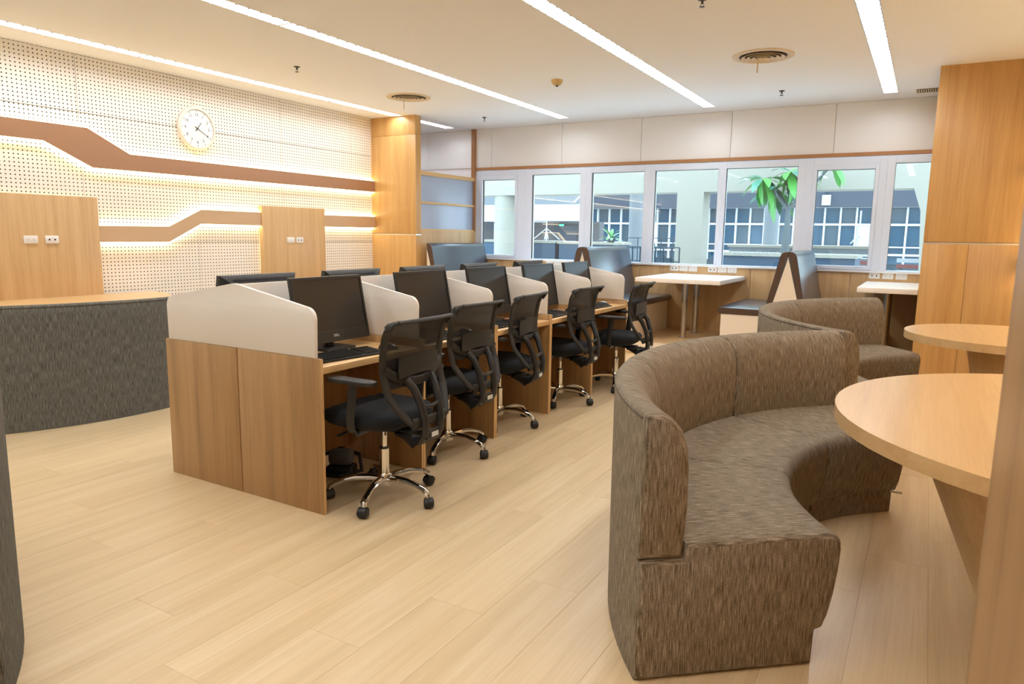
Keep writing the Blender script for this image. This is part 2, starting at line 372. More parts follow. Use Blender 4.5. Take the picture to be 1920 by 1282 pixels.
# zigzag band with warm LED edges
def band(name, up, lo, x_in, th, label, m, sgn=1, lit=True, catlab='wall band'):
    """up, lo: lists of (y, z) of top and bottom edge; x_in wall plane, sgn direction it stands off"""
    t = thing(name, label, catlab)
    q = list(up) + list(reversed(lo)); xa, xb = x_in + sgn * .022, x_in + sgn * (.022 + th)
    B().prism(q, 0, xa, xb).make('board', m, t, smooth=0)
    for nm, line, s in (('upper_led_strip', up, 1), ('lower_led_strip', lo, -1)):
        b = B(); pts = line; off = []
        for i, p in enumerate(pts):
            a = Vector(pts[max(i - 1, 0)]); c = Vector(pts[min(i + 1, len(pts) - 1)]); d = (c - a).normalized(); nn = Vector((-d.y, d.x)) * s; off.append((p[0] + nn.x * .016, p[1] + nn.y * .016))
        b.prism(list(pts) + list(reversed(off)), 0, x_in + sgn * .004, xb - sgn * .012)
        b.make(nm, M['led'], t, smooth=0)
    return t
UP_T = [(YN, 2.30), (3.86, 2.305), (4.26, 2.105), (YC, 2.10)]
UP_B = [(YN, 2.145), (3.47, 2.145), (3.89, 1.945), (YC, 1.95)]
band('wall_band', UP_T, UP_B, XL, .035, 'upper brown band stepping down along the perforated wall, edged with warm light', M['band'])
LO_T = [(3.90, 1.405), (4.64, 1.41), (5.03, 1.598), (5.83, 1.596)]
LO_B = [(3.90, 1.25), (4.63, 1.25), (5.02, 1.445), (5.83, 1.44)]
band('wall_band', LO_T, LO_B, XL, .035, 'lower beige band stepping up between the two wood boards, edged with warm light', M['band_light'])
band('wall_band', [(6.845, 1.598), (YC, 1.604)], [(6.845, 1.445), (YC, 1.447)], XL, .035, 'short straight beige band between the smaller wood board and the column', M['band_light'])
band('wall_band', [(1.3, 1.26), (7.78, 1.26)], [(1.3, 1.10), (7.78, 1.10)], XR, .045, 'wall band with warm lit edges ending beside the right wood column', M['band'], -1)
band('wall_band', [(1.3, 2.10), (7.78, 2.10)], [(1.3, 1.95), (7.78, 1.95)], XR, .035, 'upper lit wall band on the right wall above the lower lit band', M['band'], -1)

def wall_board(y0, y1, z1, label):
    t = thing('wood_wall_board', label, 'wall board', (XL, y0, 0))
    bx('board', M['oak_v'], .012, .075, 0, y1 - y0, .03, z1, t, .001)
    b = B(); b.box(.004, .012, .03, y1 - y0 - .03, z1 - .06, z1 - .03); b.box(.004, .012, .02, .035, .9, z1 - .06); b.make('led_strip', M['led'], t, smooth=0)
    return t
wall_board(2.87, 3.895, 1.668, 'large wood-grain board on the perforated wall behind the grey sofa')
wall_board(5.835, 6.845, 1.675, 'wood-grain board on the perforated wall between the two lower lit bands')

# sockets
def socket(name, loc, axis, label, holes, group):
    """axis 'x': on a wall facing +x; 'y': on a wall facing -y"""
    t = thing(name, label, 'socket', loc, 0 if axis == 'y' else PI / 2, group)
    B().box(-.0585, .0585, -.009, 0, -.035, .035, .004).make('plate', M['socket'], t)
    b = B()
    if holes == 2:
        for s in (-1, 1): b.lathe([(.0001, -.0101), (.0085, -.0101), (.0085, -.0085)], (s * .024, 0, 0), 12, 1)
        b.make('jack', M['hole'], t)
    else:
        for s in (-1, 1):
            for dx, dz in ((-.007, .005), (.007, .005), (0, -.008)): b.box(s * .025 + dx - .0015, s * .025 + dx + .0015, -.0096, -.0085, dz - .003, dz + .003)
        b.make('outlet', M['ventdark'], t)
    return t
socket('wall_socket', (XL + .075, 3.283, 1.272), 'x', 'double power socket on the large wood board, left of the pair', 3, 'wall sockets')
socket('wall_socket', (XL + .075, 3.46, 1.272), 'x', 'data socket with two dark jacks on the large wood board', 2, 'wall sockets')
socket('wall_socket', (XL + .075, 6.255, 1.272), 'x', 'double power socket on the smaller wood board, left of the pair', 3, 'wall sockets')
socket('wall_socket', (XL + .075, 6.40, 1.272), 'x', 'data socket with two dark jacks on the smaller wood board', 2, 'wall sockets')
bname = {-2.4: 'above the hidden left booth table', 0: 'above the middle booth table', 2.4: 'above the right booth table'}
for off in (-2.4, 0, 2.4):
    for j, x0 in enumerate((-2.93, -2.42)):
        if off == 2.4 and j == 1: continue
        if off == -2.4 and j == 0: continue
        for k in range(3):
            g = 'left group' if j == 0 else 'right group'
            if off == 2.4: x1 = -.52 + .14 * k
            else: x1 = x0 + off + .127 * k
            if off != 0: g = 'group'
            socket('wall_socket', (x1, YF - .0, .965), 'y', ('data socket with jacks' if k == 0 else ('middle power socket' if k == 1 else 'rightmost power socket')) + ', %s %s' % (g, bname[off]), 2 if k == 0 else 3, 'sockets under the window')

# clock
ck = thing('wall_clock', 'round white wall clock showing twenty past one on the perforated wall', 'clock', (XL, 5.045, 2.455))
B().lathe([(.0001, 0), (.222, 0), (.228, .012), (.226, .036), (.214, .046), (.198, .046), (.194, .03), (.0001, .03)], (0, 0, 0), 48, 0).make('rim', M['clockrim'], ck)
B().lathe([(.0001, .03), (.196, .03), (.196, .032), (.0001, .032)], (0, 0, 0), 48, 0).make('dial', M['clockface'], ck)
TM = Matrix(((0, 0, 1, 0), (1, 0, 0, 0), (0, 1, 0, 0), (0, 0, 0, 1)))
for n in range(1, 13):
    a = R(90 - 30 * n); me = text_mesh(str(n), .044); me.materials.append(M['ink']); me.transform(TM)
    link('numeral', me, ck, (.0325, .142 * math.cos(a), .142 * math.sin(a)))
b = B()
for n in range(12):
    a = R(30 * n); p = Vector((.0335, .172 * math.cos(a), .172 * math.sin(a))); q = Vector((.0335, .188 * math.cos(a), .188 * math.sin(a))); b.tube([p, q], .0022, 4)
b.make('hour_marks', M['ink'], ck)
def hand(name, ang, L_, x, wd):
    a = R(90 - ang); d = Vector((0, math.cos(a), math.sin(a))); B().tube([Vector((x, 0, 0)) - d * .035, Vector((x, 0, 0)) + d * L_], [wd * 1.2, wd * .7], 6).make(name, M['hand'], ck)
hand('hour_hand', 38, .085, .037, .0035); hand('minute_hand', 120, .15, .040, .003)
B().lathe([(.0001, .032), (.008, .032), (.008, .043), (.0001, .043)], (0, 0, 0), 12, 0).make('hub', M['hand'], ck)

# wood column at the end of the perforated wall
def wood_column(name, x0, x1, y0, y1, xm, label_parts=True, upper_joint=True):
    c = sempty(name, (x0, y0, 0)); W = x1 - x0; D = y1 - y0
    bx('core', M['joint'], .006, W - .006, .006, D - .004, 0, ZC, c)
    zs = [0.0, 1.355]
    bx('panel', M['oak_col'], 0, xm - x0 - .0015, 0, D, .0, 1.353, c, .001)
    bx('panel', M['oak_col'], xm - x0 + .0015, W, 0, D, .0, 1.353, c, .001)
    bx('reveal_strip', M['alu'], 0, W, .001, D, 1.353, 1.368, c)
    if upper_joint:
        bx('panel', M['oak_col'], 0, W, 0, D, 1.372, 2.708, c, .001); bx('panel', M['oak_col'], 0, W, 0, D, 2.711, ZC, c, .001)
    else: bx('panel', M['oak_col'], 0, W, 0, D, 1.372, ZC, c, .001)
    return c
wood_column('column_left', XL, XP, YC, YC + .12, -6.52)
wood_column('column_right', -.048, 1.6, 7.80, YF + .0, .32, upper_joint=False)
# pilaster close to the camera
cn = sempty('column_near', (.10, .30, 0)); bx('panel', M['oak_dark'], 0, .698, 0, .82, 0, ZC, cn, .002)

# partition from column to window wall
pt = thing('glazed_partition', 'glazed partition with two frosted panes between the wood column and the window wall', 'partition', (XP, YC + .12, 0))
PD = YF - YC - .12
bx('lower_panel', M['oak_v'], -.05, 0, 0, PD, ZP, 1.42, pt)
for z0, z1 in ((1.42, 1.442), (1.79, 1.82), (2.18, 2.235)): bx('rail', M['oakedge'], -.055, .004, 0, PD, z0, z1, pt)
bx('post', M['trimwood'], -.055, .006, PD - .05, PD, 1.42, ZC, pt)
bx('frosted_pane', M['frost'], -.03, -.02, 0, PD - .05, 1.442, 1.79, pt); bx('frosted_pane', M['frost'], -.03, -.02, 0, PD - .05, 1.82, 2.18, pt)
bx('clear_pane', M['clear'], -.03, -.024, 0, PD - .05, 2.235, ZC - .001, pt)

# far wall
wf = sempty('wall_far', (0, YF, 0))
b = B(); b.box(-8.6, 3.2, .016, .14, 0, 1.0); b.box(-8.6, 3.2, .016, .14, 2.345, ZC + .1); b.box(-8.6, -6.14, .016, .14, 1.0, 2.345); b.box(.42, 3.2, .016, .14, 1.0, 2.345)
b.make('core', M['white_paint'], wf, smooth=0)
JX = [-8.6, -7.05, -5.86, -4.67, -3.475, -2.28, -1.075, .13, 1.4]
for a, c in zip(JX[:-1], JX[1:]): bx('white_panel', M['white_panel'], 0, c - a - .006, 0, .016, 0, ZC - 2.392, wf, .001, (a + .003, 0, 2.39))
struct(bx('trim_1', M['trimwood'], -6.14, .45, YF - .02, YF + .012, 2.345, 2.388))
struct(bx('trim_2', M['white_paint'], -6.14, .45, YF - .03, YF + .02, 1.0, 1.018))
JW = [-6.10, -5.3, -4.1, -3.42, -3.13, -1.93, -.78, .45]
for a, c in zip(JW[:-1], JW[1:]): bx('wood_panel', M['oak_v'], 0, c - a - .004, 0, .016, 0, 1.0 - ZP, wf, .001, (a + .002, 0, ZP))
# windows
WB = [-6.14, -5.255, -4.27, -3.335, -2.36, -1.365, -.485, .43]
GL = [(-6.05, -5.385), (-5.14, -4.36), (-4.18, -3.41), (-3.255, -2.41), (-2.31, -1.45), (-1.275, -.565), (-.405, .34)]
for i, (g0, g1) in enumerate(GL):
    wn = sempty('window_%d' % (i + 1), (WB[i], YF, 1.0)); W = WB[i + 1] - WB[i]; a, c = g0 - WB[i], g1 - WB[i]; Z0, Z1, HT = .03, 1.255, 1.335
    b = B(); b.box(0, a, -.01, .08, .018, HT, .003, 1); b.box(c, W, -.01, .08, .018, HT, .003, 1); b.box(a, c, -.01, .08, Z1, HT, .003, 1); b.box(a, c, -.01, .08, .018, Z0, .003, 1); b.make('frame', M['upvc'], wn)
    s0, s1, t0, t1 = a, c, Z0, Z1
    if i in (0, 5):
        b = B(); k = .042; b.box(a, a + k, -.022, .05, Z0, Z1, .003, 1); b.box(c - k, c, -.022, .05, Z0, Z1, .003, 1); b.box(a + k, c - k, -.022, .05, Z1 - k - .015, Z1, .003, 1); b.box(a + k, c - k, -.022, .05, Z0, Z0 + k, .003, 1)
        b.make('sash', M['upvc'], wn); s0, s1, t0, t1 = a + k, c - k, Z0 + k, Z1 - k - .015
    b = B(); e = .004; b.box(s0, s0 + e, .0, .04, t0, t1); b.box(s1 - e, s1, .0, .04, t0, t1); b.box(s0, s1, .0, .04, t1 - e, t1); b.make('gasket', M['ventdark'], wn, smooth=0)
    bx('pane', M['glass'], s0, s1, .03, .036, t0, t1, wn)
    if i == 5: B().box(a + .012, a + .03, -.04, -.022, .55, .68, .003).make('handle', M['upvc'], wn)

# remaining shell
struct(bx('wall_right', M['oak_v'], XR, XR + .1, YN, 7.80, 0, ZC))
struct(bx('wall_near', M['white_panel'], XL, XR, YN - .1, YN, 0, ZC))
struct(bx('wall_recess', M['white_paint'], -8.7, -8.6, YC, YF + .1, 0, ZC))
struct(bx('wall_recess_side', M['white_paint'], -8.6, XL - .12, YC - .1, YC, 0, ZC))

# ------------------------------------------------------------------ ceiling fittings
def diffuser(x, y, label):
    t = thing('ceiling_diffuser', label, 'vent', (x, y, ZC), 0, 'round ceiling diffusers')
    B().lathe([(.23, 0), (.26, 0), (.258, -.008), (.225, -.014), (.205, -.01), (.2, .0)], n=40).make('collar', M['ivory'], t)
    B().lathe([(.0001, -.001), (.206, -.001), (.206, -.002), (.0001, -.002)], n=32).make('backing', M['ventdark'], t)
    for k, r in enumerate((.18, .138, .096, .055)):
        B().lathe([(r - .024, -.006 - k * .002), (r + .004, -.020 - k * .003), (r + .002, -.023 - k * .003), (r - .027, -.009 - k * .002), (r - .024, -.006 - k * .002)], n=36).make('ring', M['ivory'], t)
    B().tube([(-.03, -.05, -.02), (-.032, -.05, -.15)], .006, 6, .3).make('airflow_ribbon', M['ivory'], t)
    return t
diffuser(-5.44, 6.83, 'round ivory ceiling vent in front of the left wood column'); diffuser(-1.40, 6.70, 'round ivory ceiling vent between the two right rows of lights')
def sprinkler(x, y, label):
    t = thing('sprinkler', label, 'sprinkler', (x, y, ZC), 0, 'ceiling sprinklers')
    B().lathe([(.0001, 0), (.03, 0), (.028, -.006), (.008, -.01), (.008, -.03), (.0001, -.03)], n=14).make('body', M['darkmetal'], t)
    B().lathe([(.0001, -.048), (.018, -.048), (.018, -.051), (.0001, -.051)], n=12).make('deflector', M['darkmetal'], t)
    b = B(); b.tube([(.007, 0, -.025), (.012, 0, -.038), (.002, 0, -.049)], .002, 5); b.tube([(-.007, 0, -.025), (-.012, 0, -.038), (-.002, 0, -.049)], .002, 5); b.make('yoke', M['darkmetal'], t)
for a in ((-5.46, 5.13, 'small sprinkler in the ceiling nearest the wall clock'), (-1.52, 8.33, 'small sprinkler in the ceiling close to the window wall above the booths'), (-5.41, 8.44, 'small sprinkler in the ceiling near the glazed partition'), (-1.46, 4.98, 'sprinkler at the top edge of the picture, nearest the camera')): sprinkler(*a)
t = thing('smoke_detector', 'cream smoke detector on the ceiling between the middle light rows', 'detector', (-3.46, 6.78, ZC))
B().lathe([(.0001, 0), (.06, 0), (.06, -.012), (.052, -.03), (.035, -.052), (.0001, -.056)], n=20).make('body', M['detector'], t)
B().lathe([(.0001, -.056), (.014, -.056), (.012, -.066), (.0001, -.066)], n=10).make('sensor', M['darkmetal'], t)
t = thing('linear_grille', 'slatted linear air grille in the ceiling beside the right wood column', 'vent', (-.26, 8.86, ZC))
b = B(); b.box(0, .21, 0, .2, -.004, -.001); b.make('backing', M['ventdark'], t)
for k in range(10): bx('slat', M['ivory'], .004 + k * .021, .013 + k * .021, .004, .196, -.012, -.003, t)

# ------------------------------------------------------------------ carrel desks
X0, XM, PY, NY = -2.447, -3.04, .8, 2.39
def desk_proto():
    t = thing('carrel_desk', '', 'desk', (0, 0, 0))
    # local: front edge x = 0, back x = -.59, y 0..8
    for y0 in (0.001, .781): 
        o = bx('side_panel', [M['oak_dark']], -.59, 0, y0, y0 + .018, 0, .777, t, .0008)
        o2 = bx('edge_band', M['oakedge'], -.0005, .0008, y0 + .001, y0 + .017, .002, .776, o)
    bx('worktop', M['worktop'], -.575, -.003, .019, .781, .702, .735, t, .001)
    bx('modesty_panel', M['oak_dark'], -.588, -.572, .019, .781, .06, .70, t)
    bx('back_rail', M['oak_dark'], -.588, -.572, .019, .781, .735, .777, t)
    return t
dp = desk_proto()
on = ['nearest', 'second', 'third', 'fourth', 'farthest']
for k in range(5):
    lab = '%s wooden carrel desk on the chair side of the double desk row' % on[k].capitalize()
    lab = lab[0].lower() + lab[1:]
    if k == 0: dp.location = (X0, NY, 0); dp['label'] = lab; dp['group'] = 'carrel desks'
    else: dup(dp, (X0, NY + PY * k, 0), 0, lab, 'carrel desks')
for k in range(5): dup(dp, (-3.635, NY + PY * (k + 1), 0), PI, '%s wooden carrel desk on the wall side of the double desk row' % on[k], 'carrel desks')
# white dividers
def divider_outline():
    pts = [(-3.61, .778), (-2.485, .778)]
    def arc(cx, cz, r, a0, a1, n=6): return [(cx + r * math.cos(R(a0 + (a1 - a0) * i / n)), cz + r * math.sin(R(a0 + (a1 - a0) * i / n))) for i in range(n + 1)]
    pts += arc(-2.537, .966, .055, 0, 78)
    pts += [(-3.032, 1.110), (-3.056, 1.110)]
    pts += arc(-3.557, .966, .055, 102, 180)
    return pts
DO = divider_outline()
for k in range(6):
    y = NY + PY * k
    t = thing('carrel_divider', ['nearest white divider closing the end of the desk row', 'second white divider from the near end, between first and second monitors', 'third white divider along the desk row, between second and third monitors', 'fourth white divider along the desk row, between third and fourth monitors', 'fifth white divider along the desk row, between fourth and fifth monitors', 'farthest white divider closing the window end of the desk row'][k], 'divider', (0, y, 0), 0, 'white carrel dividers')
    ya, yb = (.004, .024) if k == 0 else ((-.024, -.004) if k == 5 else (-.01, .01))
    h = B(); h.prism(DO, 1, ya, yb, .002); h.make('panel', M['divider'], t)
t = thing('central_divider', 'long white central divider running between the two rows of desks', 'divider', (0, 0, 0))
for k in range(5): bx('panel', M['divider'], -3.052, -3.036, NY + PY * k + .026, NY + PY * (k + 1) - .026 + (.01 if k < 4 else 0), .779, 1.106, t, .002)

# ------------------------------------------------------------------ computers
def monitor_proto():
    t = thing('desktop_computer', '', 'computer', (0, 0, 0)); W, H = .265, .355; Z = .045
    def tilt(x, z): return (x - z * .17, z)
    def P(x, y, z): return (x - (z - Z) * .19, y, z)
    # bezel body
    b = B(); rings = []
    for x, iw, iz in ((0, .0, .0), (-.02, .0, .0), (-.028, .01, .01), (-.052, .07, .06)):
        rings.append([P(x, -W + iw, Z + iz), P(x, W - iw, Z + iz), P(x, W - iw, Z + H - iz * .9), P(x, -W + iw, Z + H - iz * .9)])
    b.loft(rings); o = b.make('housing', M['bezel'], t, smooth=20)
    b = B(); b.add([P(-.0505, -.15, Z + H - .07), P(-.0505, .15, Z + H - .07), P(-.0475, .15, Z + H - .055), P(-.0475, -.15, Z + H - .055)], [(0, 1, 2, 3)])
    b = B(); b.loft([[P(-.0395, -.185, Z + H - .032), P(-.0395, .185, Z + H - .032), P(-.036, .185, Z + H - .024), P(-.036, -.185, Z + H - .024)], [P(-.045, -.185, Z + H - .036), P(-.045, .185, Z + H - .036), P(-.042, .185, Z + H - .026), P(-.042, -.185, Z + H - .026)]])
    b.make('vent_slot', M['hole'], o, smooth=0)
    # raised bezel ring and screen
    b = B(); k, zb = .014, .062
    for (ya, yb, za, zc_) in ((-W, -W + k, Z, Z + H), (W - k, W, Z, Z + H), (-W + k, W - k, Z + H - k, Z + H), (-W + k, W - k, Z, Z + zb)):
        b.loft([[P(0, ya, za), P(0, yb, za), P(0, yb, zc_), P(0, ya, zc_)], [P(.006, ya, za), P(.006, yb, za), P(.006, yb, zc_), P(.006, ya, zc_)]])
    b.make('bezel', M['bezel'], t, smooth=0)
    b = B(); b.loft([[P(.0005, -W + k, Z + zb), P(.0005, W - k, Z + zb), P(.0005, W - k, Z + H - k), P(.0005, -W + k, Z + H - k)], [P(.002, -W + k, Z + zb), P(.002, W - k, Z + zb), P(.002, W - k, Z + H - k), P(.002, -W + k, Z + H - k)]]); b.make('screen', M['screen'], t, smooth=0)
    me = text_mesh('DELL', .019, .0004); me.materials.append(M['label']); me.transform(TM); me.transform(Matrix.Rotation(R(-10.5), 4, 'Y'))
    link('maker_lettering', me, t, P(.0068, 0, Z + .034))
    B().tube([(-.05, 0, .012), (-.075, 0, .07), (-.07, 0, .16)], [.03, .026, .024], 10, .5, (1, 0, 0)).make('neck', M['bezel'], t)
    B().box(-.16, .04, -.11, .11, 0, .012, .004).make('foot', M['plastic2'], t)
    return t
mp_ = monitor_proto()
MY = [2.83, 3.745, 4.53, 5.385, 6.13]
for k, y in enumerate(MY):
    yy = [2.85, 3.70, 4.50, 5.32, 6.07][k]
    lab = '%s black desktop computer with dark screen facing the chairs' % on[k]
    if k == 0: mp_.location = (-2.785, yy, .735); mp_['label'] = lab; mp_['group'] = 'desktop computers facing the chairs'
    else: dup(mp_, (-2.785, yy, .735), 0, lab, 'desktop computers facing the chairs')
for k, y in enumerate([2.75, 3.52, 4.29, 5.07, 5.93]): dup(mp_, (-3.36, y, .735), PI, '%s black desktop computer seen from behind over the central divider' % on[k], 'desktop computers facing the wall')
# keyboards
def keyboard_proto():
    t = thing('keyboard', '', 'keyboard', (0, 0, 0))
    b = B(); b.prism([(-.075, 0), (.075, 0), (.075, .010), (-.075, .022)], 1, -.22, .22, .003); b.make('case', M['plastic2'], t)
    b = B()
    for r in range(6):
        xx = -.064 + r * .0215 + (.004 if r else 0); z = .022 - (xx + .075) / .15 * .012
        y = -.21
        while y < .205:
            wk = .0165
            if r == 5 and -.10 < y < -.02: wk = .11
            if not (.075 < y < .083 or .137 < y < .142): b.box(xx - .008, xx + .008, y, y + wk, z - .002, z + .0055)
            y += wk + .0027
    b.make('keys', M['plastic'], t, smooth=0)['kind'] = 'stuff'
    return t
kp = keyboard_proto()
for k in range(5):
    lab = '%s black keyboard on the chair side desks' % on[k]; loc = (-2.575, NY + PY * k + .30, .735); rz = [R(-7), R(3), R(-2), R(4), R(-3)][k]
    if k == 0: kp.location = loc; kp.rotation_euler = (0, 0, rz); kp['label'] = lab; kp['group'] = 'keyboards'
    else: dup(kp, loc, rz, lab, 'keyboards')
def mouse_proto():
    t = thing('computer_mouse', '', 'mouse', (0, 0, 0))
    def ring(x, ww, h): return [(x, ww * math.cos(a), max(0, h * math.sin(a))) for a in [PI * i / 8 for i in range(9)]]
    b = B(); b.loft([ring(-.058, .006, .006), ring(-.052, .022, .022), ring(-.03, .031, .033), ring(0, .031, .037), ring(.03, .031, .03), ring(.05, .024, .019), ring(.057, .008, .006)]); b.make('body', M['plastic2'], t, smooth=60)
    b = B(); b.loft([[(x, ww * .72 * math.cos(a), .002 + h * math.sin(a)) for a in [PI * (.22 + .56 * i / 6) for i in range(7)]] + [(x, 0, h * .8)] for x, ww, h in ((-.03, .031, .033), (0, .031, .037), (.03, .031, .030), (.047, .026, .02))]); b.make('palm_shell', M['alu'], t, smooth=60)
    return t
ms = mouse_proto(); ms.location = (-2.56, NY + .63, .735); ms.rotation_euler = (0, 0, R(10)); ms['label'] = 'black and silver mouse beside the nearest keyboard'; ms['group'] = 'computer mice'
for k, (xx, yy) in enumerate(((-2.57, .62), (-2.58, .62), (-2.58, .64), (-2.60, .56))): dup(ms, (xx, NY + PY * (k + 1) + yy, .735), R(8 * k), ['black and silver mouse on the second desk of the chair side', 'black and silver mouse on the third desk of the chair side', 'black and silver mouse on the fourth desk of the chair side', 'black and silver mouse on the farthest desk of the chair side'][k], 'computer mice')
# cables
def cable(name, pts, r, label, m, n=10):
    P = [Vector(p) for p in pts]; out = []
    for i in range(len(P) - 1):
        p0, p1, p2, p3 = P[max(i - 1, 0)], P[i], P[i + 1], P[min(i + 2, len(P) - 1)]
        for j in range(n):
            t = j / n; out.append(.5 * ((2 * p1) + (-p0 + p2) * t + (2 * p0 - 5 * p1 + 4 * p2 - p3) * t * t + (-p0 + 3 * p1 - 3 * p2 + p3) * t ** 3))
    out.append(P[-1]); return tag(B().tube(out, r, 6).make(name, m, smooth=60), label, 'cable')
cable('cable', [(-2.86, 2.82, .75), (-2.74, 2.88, .742), (-2.70, 2.78, .74), (-2.68, 2.90, .741), (-2.62, 2.92, .74), (-2.66, 2.80, .745), (-2.60, 2.72, .75)], .0028, 'tangled black cable on the worktop under the nearest computer', M['plastic'])
cable('cable', [(-2.84, 3.66, .75), (-2.72, 3.72, .74), (-2.70, 3.60, .74), (-2.62, 3.66, .742)], .0028, 'black cable on the worktop under the second computer', M['plastic'])
cable('cable', [(-2.84, 4.50, .75), (-2.72, 4.62, .74), (-2.66, 4.68, .74), (-2.62, 4.58, .742)], .003, 'orange cable on the worktop beside the third computer', mat('orange_cable', srgb(206, 104, 40), .4))
# adapters under the first desk
t = thing('power_adapter', 'grey rounded power adapter lying under the nearest desk', 'adapter', (-2.80, 2.88, 0), R(25))
B().box(-.07, .07, -.045, .045, .06, .15, .03, 3).make('case', M['concrete_g'], t); B().tube([(-.1, .0, .0), (-.12, .02, .1), (-.03, .08, .13), (.08, .08, .10), (.12, 0, .03), (.02, -.09, .02), (-.09, -.08, .02)], .012, 8).make('cord', M['plastic'], t)
B().box(-.08, .08, -.06, .06, 0, .06, .02, 3).make('lower_case', M['plastic2'], t)
t = thing('power_adapter', 'beige power adapter with dark cord lying under the nearest desk by the end panel', 'adapter', (-2.88, 2.62, 0), R(60))
B().box(-.06, .06, -.05, .05, .05, .13, .028, 3).make('case', mat('beige_plastic', srgb(150, 128, 96), .5), t); B().box(-.08, .08, -.07, .07, 0, .05, .018, 3).make('lower_case', M['plastic2'], t)
B().tube([(-.09, 0, .01), (-.1, .03, .12), (0, .07, .17), (.1, .03, .12), (.1, -.03, .02)], .012, 8).make('cord', M['plastic'], t)

# ------------------------------------------------------------------ office chairs
def chair_proto():
    t = thing('office_chair', '', 'chair', (0, 0, 0))
    # base
    hub = B(); hub.lathe([(.0001, .07), (.032, .07), (.04, .085), (.04, .125), (.030, .14), (.0001, .14)], n=20).make('hub', M['chrome'], t)
    for k in range(5):
        a = R(72 * k); d = Vector((math.cos(a), math.sin(a), 0))
        pts = [d * r + Vector((0, 0, z)) for r, z in ((.02, .108), (.08, .116), (.15, .116), (.21, .104), (.255, .088), (.28, .07), (.284, .056))]
        B().tube(pts, [(.026, .018), (.022, .017), (.018, .016), (.016, .014), (.017, .014), (.019, .014), (.016, .012)], 10).make('base_arm', M['chrome'], t)
        c = d * .285; s = Vector((-d.y, d.x, 0)); rot = R(40 + 57 * k); wd = Vector((math.cos(a + rot), math.sin(a + rot), 0))
        b = B(); q = Vector((c.x, c.y, .027)) 
        b.tube([q + wd * v for v in (-.026, -.022, -.012, 0, .012, .022, .026)], [.017, .0235, .0262, .0268, .0262, .0235, .017], 18)
        b.tube([q + Vector((0, 0, .0)), q + Vector((0, 0, .032))], [.012, .010], 8)
        cs = b.make('caster', M['rubber'], t)
        fw = wd.cross(Vector((0, 0, 1)))
        b = B(); arc = [q + fw * .0285 * math.cos(R(g)) + Vector((0, 0, .0285 * math.sin(R(g)))) for g in range(0, 181, 15)]
        b.tube(arc, [(.003, .021)] * len(arc), 8, up=(wd.x, wd.y, wd.z)); b.make('hood', M['plastic'], cs)
    b = B(); b.lathe([(.0001, .13), (.026, .13), (.026, .27), (.022, .272), (.0001, .272)], n=18); b.make('cylinder_sleeve', M['chrome'], t)
    b = B(); b.lathe([(.0001, .268), (.024, .268), (.024, .278), (.0001, .278)], n=16); b.make('collar', M['plastic'], t)
    b = B(); b.lathe([(.0001, .27), (.0155, .27), (.0155, .335), (.0165, .337), (.0165, .341), (.0155, .343), (.0155, .40), (.0001, .40)], n=16); b.make('gas_piston', M['chrome'], t)
    # mechanism
    b = B(); b.box(-.10, .09, -.07, .07, .385, .425, .012); b.box(.06, .20, -.045, .045, .375, .40, .008); b.make('tilt_mechanism', M['plastic'], t)
    B().tube([(-.06, -.05, .40), (-.09, -.16, .385), (-.10, -.23, .375)], [.006, .006, .012], 8, .6).make('lever', M['plastic'], t)
    B().tube([(-.12, 0, .405), (-.15, -.02, .385), (-.165, -.02, .36)], [.018, .024, .024], 10).make('tension_knob', M['plastic'], t)
    # seat
    def sr(z, kx, ky, dx=0):
        out = []
        for i in range(28):
            a = 2 * PI * i / 28; c, s = math.cos(a), math.sin(a); e = .55
            out.append((-.03 + dx + kx * math.copysign(abs(c) ** e, c), ky * math.copysign(abs(s) ** e, s), z - (.012 if c < -.75 else 0)))
        return out
    B().loft([sr(.415, .19, .19, .01), sr(.425, .215, .225), sr(.45, .235, .245), sr(.475, .238, .248), sr(.495, .225, .235), sr(.508, .19, .20), sr(.512, .12, .13)]).make('seat', M['seatfab'], t, smooth=60)
    # back
    def xb(z, y):
        K = [(.975, .285), (.96, .255), (.94, .228), (.9, .205), (.8, .185), (.72, .182), (.64, .20), (.56, .23), (.48, .26), (.3, .29)]
        for (z1, x1), (z0, x0) in zip(K, K[1:]):
            if z >= z0: return x0 + (x1 - x0) * (z - z0) / (z1 - z0) + .028 * (1 - (y / .235) ** 2)
        return .3
    def P(y, z, dx=0): return (xb(z, y) + dx, y, z)
    fr = B()
    N = 14
    hw = lambda z: .222 + .012 * min(1, max(0, (z - .60) / .37))
    for s in (-1, 1):
        zz = [.93 - .33 * i / 9 for i in range(10)]
        fr.tube([P(s * hw(z), z) for z in zz], [(.011, .025)] * 10, 8, up=(0, 1, 0))
        fr.tube([P(s * hw(.93), .93), P(s * .234, .948), P(s * .226, .96), P(s * .205, .966)], [(.011, .025), (.011, .022), (.010, .016), (.010, .012)], 8, up=(1, 0, 0))
        fr.tube([P(s * hw(.60), .605), P(s * .20, .56), P(s * .165, .50, .005), P(s * .14, .47, .01)], [(.011, .026), (.012, .027), (.012, .024), (.011, .02)], 8, up=(0, 1, 0))
    fr.tube([P(-.215 + .43 * i / 10, .966 + .003 * math.sin(PI * i / 10)) for i in range(11)], [(.014, .010)] * 11, 8)
    fr.tube([P(-.14 + .28 * i / 6, .468, .01) for i in range(7)], [(.011, .027)] * 7, 8)
    fr.tube([P(-.225 + .45 * i / 12, .735 - .075 * math.sin(PI * i / 12) ** .8, .006) for i in range(13)], [(.010, .023)] * 13, 8)
    fr.make('back_frame', M['plastic2'], t)
    b = B(); b.grid(lambda u, v: P((-1 + 2 * u) * (hw(.64 + .335 * v) - .012), .64 + .325 * v, -.004), 10, 8); b.make('back_mesh', M['meshback'], t, fixn=False)
